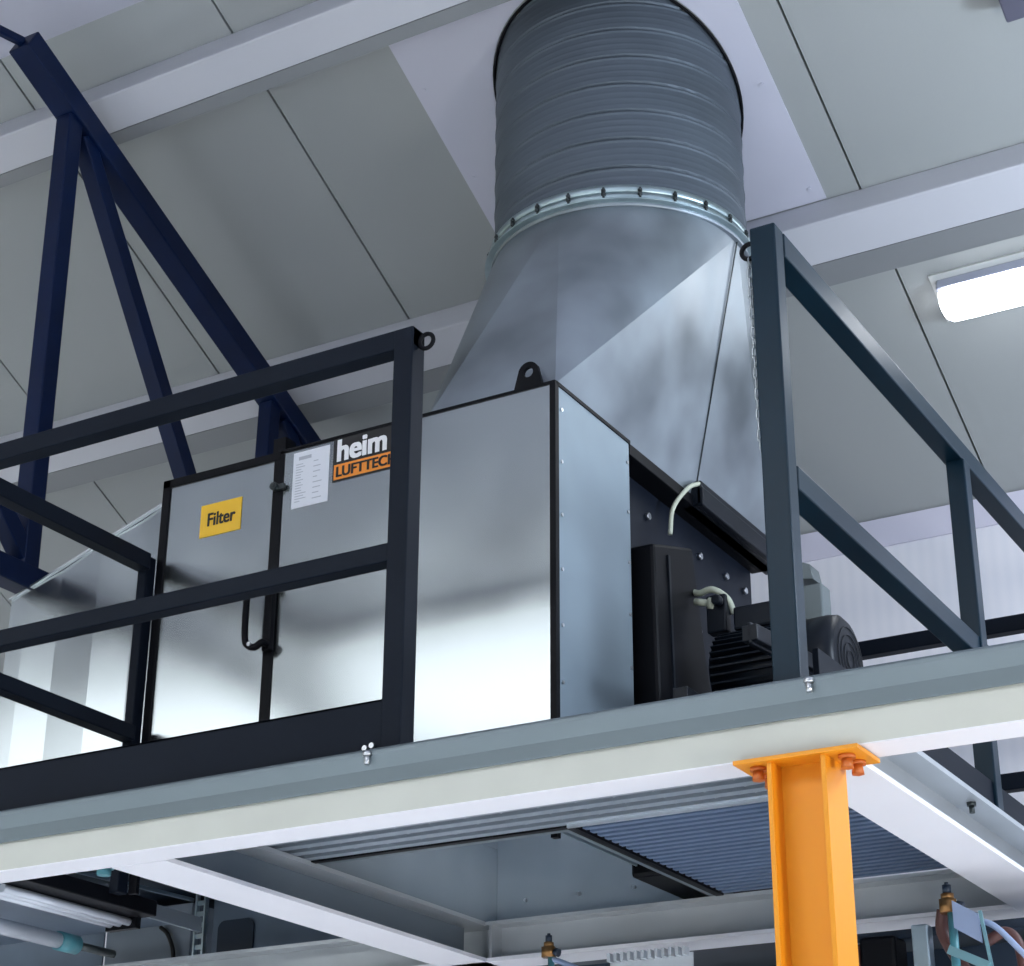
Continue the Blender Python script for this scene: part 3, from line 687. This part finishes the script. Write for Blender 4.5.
bm = bmesh.new(); tube(bm, curve_pts([(.95,1.27,-.33), (1.0,1.27,-.31), (1.03,1.27,-.34), (1.04,1.27,-.42)], 8), .014, 12); obj('hose', bm, RUST, hs)

# ------------------------------------------------------------------ light
w = bpy.data.worlds.new('World'); scn.world = w; w.use_nodes = True
nt = w.node_tree; bg = nt.nodes['Background']
tc = nt.nodes.new('ShaderNodeTexCoord'); sep = nt.nodes.new('ShaderNodeSeparateXYZ'); nt.links.new(tc.outputs['Generated'], sep.inputs['Vector'])
mr = nt.nodes.new('ShaderNodeMapRange'); mr.inputs['From Min'].default_value = -.8; mr.inputs['From Max'].default_value = .8; nt.links.new(sep.outputs['X'], mr.inputs['Value'])
mx = nt.nodes.new('ShaderNodeMix'); mx.data_type = 'RGBA'; mx.inputs['A'].default_value = (.42,.43,.37,1); mx.inputs['B'].default_value = (.50,.60,.80,1)
nt.links.new(mr.outputs['Result'], mx.inputs['Factor']); nt.links.new(mx.outputs['Result'], bg.inputs['Color'])
mz = nt.nodes.new('ShaderNodeMapRange'); mz.inputs['From Min'].default_value = -.35; mz.inputs['From Max'].default_value = .5
mz.inputs['To Min'].default_value = 1.5; mz.inputs['To Max'].default_value = .5; nt.links.new(sep.outputs['Z'], mz.inputs['Value']); nt.links.new(mz.outputs['Result'], bg.inputs['Strength'])
def area(name, loc, rot, sx, sy, power, col=(1,1,1), spread=pi):
    l = bpy.data.lights.new(name, 'AREA'); l.shape = 'RECTANGLE'; l.size = sx; l.size_y = sy; l.energy = power; l.color = col
    o = bpy.data.objects.new(name, l); COL.objects.link(o); o.location = loc; o.rotation_euler = rot; l.spread = spread; return o
area('floor_bounce_fill', (-2.5, -4.45, nz(-4.45)-.03), (0, 0, 0), 10.5, 1.6, 650, (.95,.98,1), radians(60))  # added fill: brightens the floor so it bounces light upwards
for x in (-1.3, 1.0):
    area('underside_fill', (x, .9, -1.0), (0, 0, 0), 1.4, .35, 62, (.96,.97,1))  # unseen fill added below the platform to brighten the beam undersides
pl = bpy.data.lights.new('right_fill', 'POINT'); pl.energy = 260; pl.shadow_soft_size = .22; pl.color = (.72,.84,1)  # unseen fill added at right for ceiling, wall and rail sides
po = bpy.data.objects.new('right_fill', pl); COL.objects.link(po); po.location = (3.1, 1.6, 1.2)

pl = bpy.data.lights.new('column_fill', 'POINT'); pl.energy = 150; pl.shadow_soft_size = .2; pl.color = (1,.97,.9)  # unseen fill added low at right to brighten the column's right side
po = bpy.data.objects.new('column_fill', pl); COL.objects.link(po); po.location = (3.3, -.5, -.9)
for base, g in (('roof_beam', 'white roof beams under the rear slope'), ('railing', 'platform railings'), ('cross_beam', 'cross beams under the platform'),
                ('floor_grating', 'steel gratings seen from below'), ('air_valve', 'brass air valves below the rear beam'), ('deck_plate', 'deck plates seen from below')):
    for o in bpy.data.objects:
        if o.parent is None and o.name.split('.')[0] == base: o['group'] = g
# ------------------------------------------------------------------ camera
f = 1930.8312608951042
cam = bpy.data.cameras.new('camera'); cam.sensor_fit = 'HORIZONTAL'; cam.sensor_width = 36; cam.lens = f/1024*36; cam.clip_start = .05
co = bpy.data.objects.new('camera', cam); COL.objects.link(co)
Rw = [(0.86397099, 0.50350979, 0.00565936), (-0.20230539, 0.35738352, -0.91178372), (-0.46111459, 0.78660976, 0.41063174)]
r, d, fw = [Vector(v).normalized() for v in Rw]
co.matrix_world = Matrix(((r.x, -d.x, -fw.x, 2.42008), (r.y, -d.y, -fw.y, -3.66272), (r.z, -d.z, -fw.z, -1.29841), (0,0,0,1)))
scn.camera = co
scn.view_settings.view_transform = 'Standard'; scn.view_settings.look = 'None'; scn.view_settings.gamma = 1; scn.view_settings.use_curve_mapping = False
scn.view_settings.exposure = -.22
